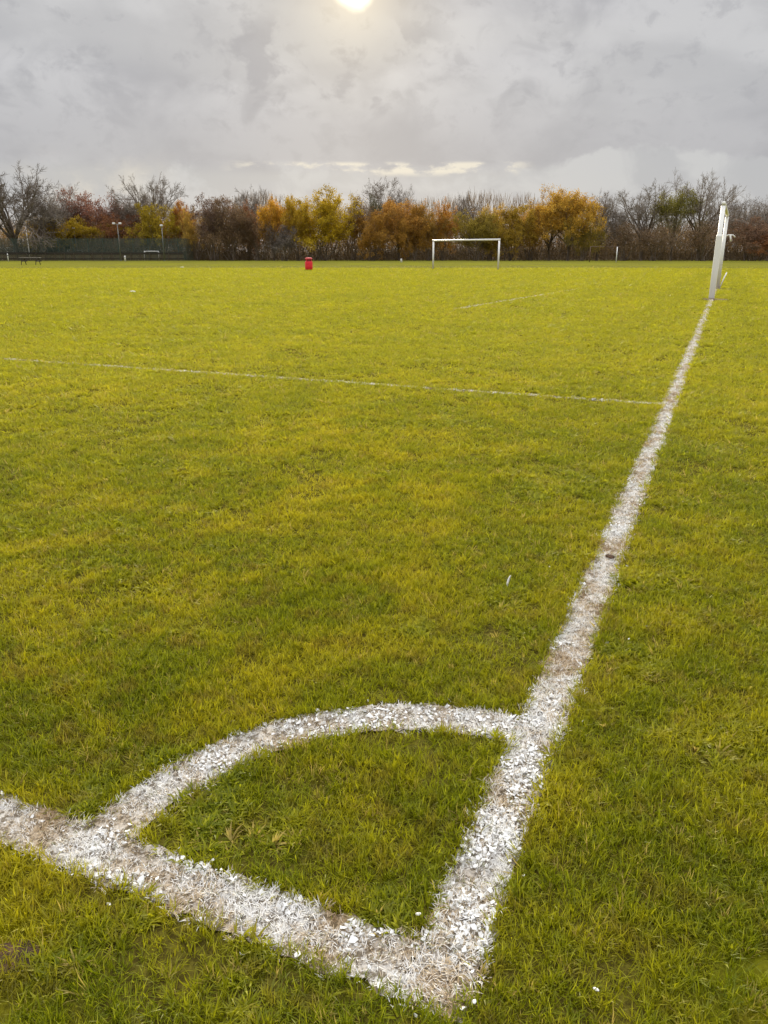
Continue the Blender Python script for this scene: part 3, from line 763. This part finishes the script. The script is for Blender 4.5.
floodlight('plain pale pole behind the picnic table, slightly leaning', 29.5, 226, 165, 0, 0, M_white2)
floodlight('dim single-headed floodlight in front of the right willow bush', 77, 229, 175, 1)
floodlight('tallest floodlight pole with two lamp heads, left of the yellow-green tree', 120.3, 224, 161.5, 2)
floodlight('twin-headed floodlight behind the fence above the small white court goal', 152, 226.5, 176, 3)
floodlight('single-headed floodlight pole right beside the fence at its right part', 164, 226, 161.5, 1)

# ------------------------------------------------------------------ little things on the field
def bollard(label, x, y, h, r, D=None):
    X, Y = ground(x, y); e = empty('marker_post', (X, Y, 0)); tag(e, label, 'post', 'white marker posts by the fence')
    m = MB(); m.lathe([(r, 0), (r, h * .86), (r * .85, h * .95), (r * .3, h)], 12); m.build('post', M_white, e, True)
    m = MB(); m.lathe([(r * 1.01, h * .7), (r * 1.04, h * .71), (r * 1.04, h * .78), (r * 1.01, h * .79)], 12); m.build('band', M_dark, e)
bollard('short stout white post at the foot of the timber fence beside the tallest floodlight', 125.3, 261.2, 1.0, .16)
bollard('slim white post at the timber fence left of the picnic table', 8.5, 261.4, 1.4, .09)
bollard('tiny white post at the grass edge left of the far goal', 401.3, 262.3, .55, .17)
def crumple(name, label, cat, x, y, s, mat, seed, asp=(1, 1, .6), grp=None, z=.012):
    g = random.Random(seed); X, Y = ground(x, y)
    import bmesh
    bm = bmesh.new(); bmesh.ops.create_icosphere(bm, subdivisions=3, radius=1)
    off = [Vector((g.gauss(0, 1), g.gauss(0, 1), g.gauss(0, 1))).normalized() for _ in range(14)]
    for v in bm.verts:
        d = v.co.normalized(); q = 1 + sum((.12 if i % 2 else -.16) * max(0, d.dot(o)) ** 6 for i, o in enumerate(off)) + g.uniform(-.11, .11)
        v.co = Vector((d.x * q * asp[0], d.y * q * asp[1], d.z * q * asp[2] + asp[2] * .7)) * s
    me = bpy.data.meshes.new(name); bm.to_mesh(me); bm.free()
    o = meshobj(name, me, mat); o.location = (X, Y, z); o.rotation_euler = (0, 0, g.uniform(0, 6)); return tag(o, label, cat, grp)
crumple('earth_clod', 'dark clod of earth lying on the painted goal line', 'clod', 609.5, 560, .015, M_soil, 3, (1.5, 1, .55))
crumple('litter_scrap', 'white crumpled scrap on open grass below the court fence', 'litter', 133, 292.5, .075, M_white, 4, (1.3, .7, .45))
crumple('litter_scrap', 'small pale scrap on the distant grass between the fence end and the red bin', 'litter', 182, 268, .13, M_white2, 5, (1.9, .7, .5))
crumple('white_pebble', 'rounded white pebble of chalk in the inner angle of the corner marking', 'pebble', 418, 922, .0045, M_flake, 6, (1.3, .8, .5), 'white chalk pebbles', .02)
crumple('white_pebble', 'white chalk pebble on the grass below the corner point', 'pebble', 474, 1010, .004, M_flake, 7, (1.2, .8, .5), 'white chalk pebbles', .02)
crumple('white_pebble', 'white chalk pebble at the bottom right of the corner marking', 'pebble', 595, 998, .004, M_flake, 8, (1.4, .8, .5), 'white chalk pebbles', .02)
# feather standing in the grass
X, Y = ground(507, 589); e = empty('feather', (X, Y, 0), R(20)); tag(e, 'small white feather standing upright in the grass left of the goal line', 'feather')
m = MB(); m.tube([(0, 0, 0), (.006, 0, .03), (.016, 0, .058)], [.0012, .001, .0005], 6); m.build('quill', M_white, e)
m = MB(); vs = []; 
for i in range(9):
    t = i / 8; X_ = .012 * t * t + .002 * t; Z = .012 + .046 * t; wd = .0045 * math.sin(math.pi * (t * .85 + .12))
    vs += [(X_ - wd, .001 * i, Z - .004), (X_, 0, Z), (X_ + wd, .001 * i, Z - .003)]
m.add(vs, [(3 * i + j, 3 * i + j + 1, 3 * i + j + 4, 3 * i + j + 3) for i in range(8) for j in range(2)])
m.build('vane', M_white, e)

# ------------------------------------------------------------------ world: overcast sky with the sun breaking through
wd = bpy.data.worlds.new('World'); scene.world = wd; wd.use_nodes = True
wd.node_tree.nodes.clear(); w = NT(wd.node_tree)
out = w.node('ShaderNodeOutputWorld')
SUN_EL = math.atan(527 / F) - T; SUN_AZ = R(-2.0)
sky = w.node('ShaderNodeTexSky', sky_type='NISHITA'); sky.sun_disc = False; sky.sun_elevation = SUN_EL; sky.sun_rotation = SUN_AZ
bg1 = w.node('ShaderNodeBackground'); w.l.new(sky.outputs[0], bg1.inputs[0]); bg1.inputs[1].default_value = .05
dirv = w.node('ShaderNodeTexCoord').outputs['Generated']
sp = w.node('ShaderNodeSeparateXYZ'); w.l.new(dirv, sp.inputs[0])
el = w.math('MULTIPLY', w.math('ARCSINE', sp.outputs[2]), 57.2958)
az = w.math('MULTIPLY', w.math('ARCTAN2', sp.outputs[0], sp.outputs[1]), 57.2958)
sv = Vector((math.sin(SUN_AZ) * math.cos(SUN_EL), math.cos(SUN_AZ) * math.cos(SUN_EL), math.sin(SUN_EL)))
dp = w.node('ShaderNodeVectorMath', operation='DOT_PRODUCT'); w.l.new(dirv, dp.inputs[0]); dp.inputs[1].default_value = sv
ang = w.math('MULTIPLY', w.math('ARCCOSINE', w.math('MINIMUM', dp.outputs['Value'], 1.0)), 57.2958)
v1 = w.xyz(w.math('MULTIPLY', az, .10), w.math('MULTIPLY', el, .17), 3.7)
n1 = w.noise(v1, 1.0, 7, .52, .35)
n2 = w.noise(w.xyz(w.math('MULTIPLY', az, .26), w.math('MULTIPLY', el, .34), 9.1), 1.0, 6, .55, .5)
n3 = w.noise(w.xyz(w.math('MULTIPLY', az, .03), w.math('MULTIPLY', el, .12), 1.1), 1.0, 3, .5)
base = w.mix(w.sstep(n1, .38, .60), (.425, .428, .458), (.600, .600, .622))
base = w.mix(w.sstep(n2, .48, .70, 0, .75), base, (.375, .378, .410))
base = w.mix(w.sstep(n3, .45, .65, 0, .5), base, (.615, .615, .615))
pw = w.math('MULTIPLY', w.math('MULTIPLY', w.sstep(az, -14, -8), w.sstep(az, 6, 1)), w.math('MULTIPLY', w.sstep(el, 8, 9.5), w.sstep(el, 15, 13)))
np_ = w.noise(w.xyz(w.math('MULTIPLY', az, .34), w.math('MULTIPLY', el, .42), 12.6), 1.0, 5, .55, .25)
base = w.mix(w.math('MULTIPLY', pw, w.sstep(np_, .50, .60, 0, .75)), base, (.375, .378, .412))
n5 = w.noise(w.xyz(w.math('MULTIPLY', az, .7), w.math('MULTIPLY', el, .9), 4.4), 1.0, 5, .6, .3)
base = w.mix(w.sstep(n5, .52, .70, 0, .4), base, (.37, .372, .40))
# grey flat-based layer just above the clear strip
base = w.mix(w.math('MULTIPLY', w.sstep(el, 5.2, 6.2), w.sstep(el, 11.5, 6.6, 0, .65)), base, (.465, .462, .480))
# low lumpy bank of lighter cloud
n4 = w.noise(w.xyz(w.math('MULTIPLY', az, .17), w.math('MULTIPLY', el, .22), 5.5), 1.0, 6, .6)
edge = w.math('ADD', w.math('ADD', 4.7, w.math('MULTIPLY', w.math('SUBTRACT', n4, .5), 7.0)), w.sstep(az, 6, 16, 0, 1.5))
low = w.sstep(w.math('SUBTRACT', edge, el), -.25, .45)
lowc = w.mix(w.sstep(n2, .40, .62), (.595, .598, .602), (.51, .515, .53))
# the clear cream strip
strip = w.math('MULTIPLY', w.sstep(el, 4.9, 5.35), w.sstep(el, 6.0, 5.75))
side = w.math('MULTIPLY', w.sstep(az, -11.5, -7.5), w.sstep(az, 10.5, 8.0))
nb = w.noise(w.xyz(w.math('MULTIPLY', az, .33), w.math('MULTIPLY', el, .9), 2.2), 1.0, 5, .6)
strip = w.math('MULTIPLY', w.math('MULTIPLY', strip, side), w.sstep(nb, .46, .60))
cc = w.mix(w.sstep(el, 6.0, 4.8, 0, .8), base, (.545, .545, .545))
cc = w.mix(w.math('MULTIPLY', strip, 1.0), cc, (.82, .77, .66))
cc = w.mix(low, cc, lowc)
# warm veil low on the left
vl = w.math('MULTIPLY', w.math('MULTIPLY', w.sstep(az, -25, -20), w.sstep(az, -13, -18)), w.math('MULTIPLY', w.sstep(el, 2.0, 4.0), w.sstep(el, 7.0, 4.6)))
cc = w.mix(w.math('MULTIPLY', vl, w.sstep(n4, .42, .6, .1, .8)), cc, (.74, .69, .60))
# light of the hidden sun in the cloud
g1 = w.math('EXPONENT', w.math('DIVIDE', ang, -6.0)); g2 = w.math('EXPONENT', w.math('DIVIDE', ang, -2.3))
angn = w.math('ADD', ang, w.math('MULTIPLY', w.math('SUBTRACT', w.noise(dirv, 28, 3), .5), .9))
core = w.sstep(angn, 1.6, .1)
def addc(a, f, c): return w.mix(1.0, a, w.mix(f, (0, 0, 0), c), 'ADD')
cc = addc(cc, w.math('MULTIPLY', g1, 1.0), (.07, .058, .03)); cc = addc(cc, g2, (.60, .46, .20)); cc = addc(cc, core, (2.4, 2.1, 1.4))
boost = w.sstep(el, 22, 62, .485, 2.2)  # unseen sky overhead brightened to light the field
bg2 = w.node('ShaderNodeBackground'); w.l.new(cc, bg2.inputs[0]); w.l.new(boost, bg2.inputs[1])
mx = w.node('ShaderNodeMixShader'); mx.inputs[0].default_value = .97
w.l.new(bg1.outputs[0], mx.inputs[1]); w.l.new(bg2.outputs[0], mx.inputs[2]); w.l.new(mx.outputs[0], out.inputs[0])

sl = bpy.data.lights.new('sun', 'SUN'); sl.energy = 3.0; sl.angle = R(9); sl.color = (1, .90, .70)
so = bpy.data.objects.new('sun', sl); col.objects.link(so)
so.rotation_euler = (-sv).to_track_quat('-Z', 'Y').to_euler()

cam = bpy.data.cameras.new('camera'); co = bpy.data.objects.new('camera', cam); col.objects.link(co)
co.location = (0, 0, H); co.rotation_euler = (math.pi / 2 - T, 0, 0)
cam.sensor_fit = 'VERTICAL'; cam.sensor_height = 24; cam.lens = 24 * F / 1024; cam.clip_start = .05; cam.clip_end = 8000
scene.camera = co
scene.cycles.max_bounces = 5; scene.cycles.diffuse_bounces = 3; scene.cycles.transmission_bounces = 3
scene.view_settings.view_transform = 'Standard'; scene.view_settings.look = 'None'
scene.view_settings.exposure = 1.0; scene.view_settings.gamma = 1; scene.view_settings.use_curve_mapping = False
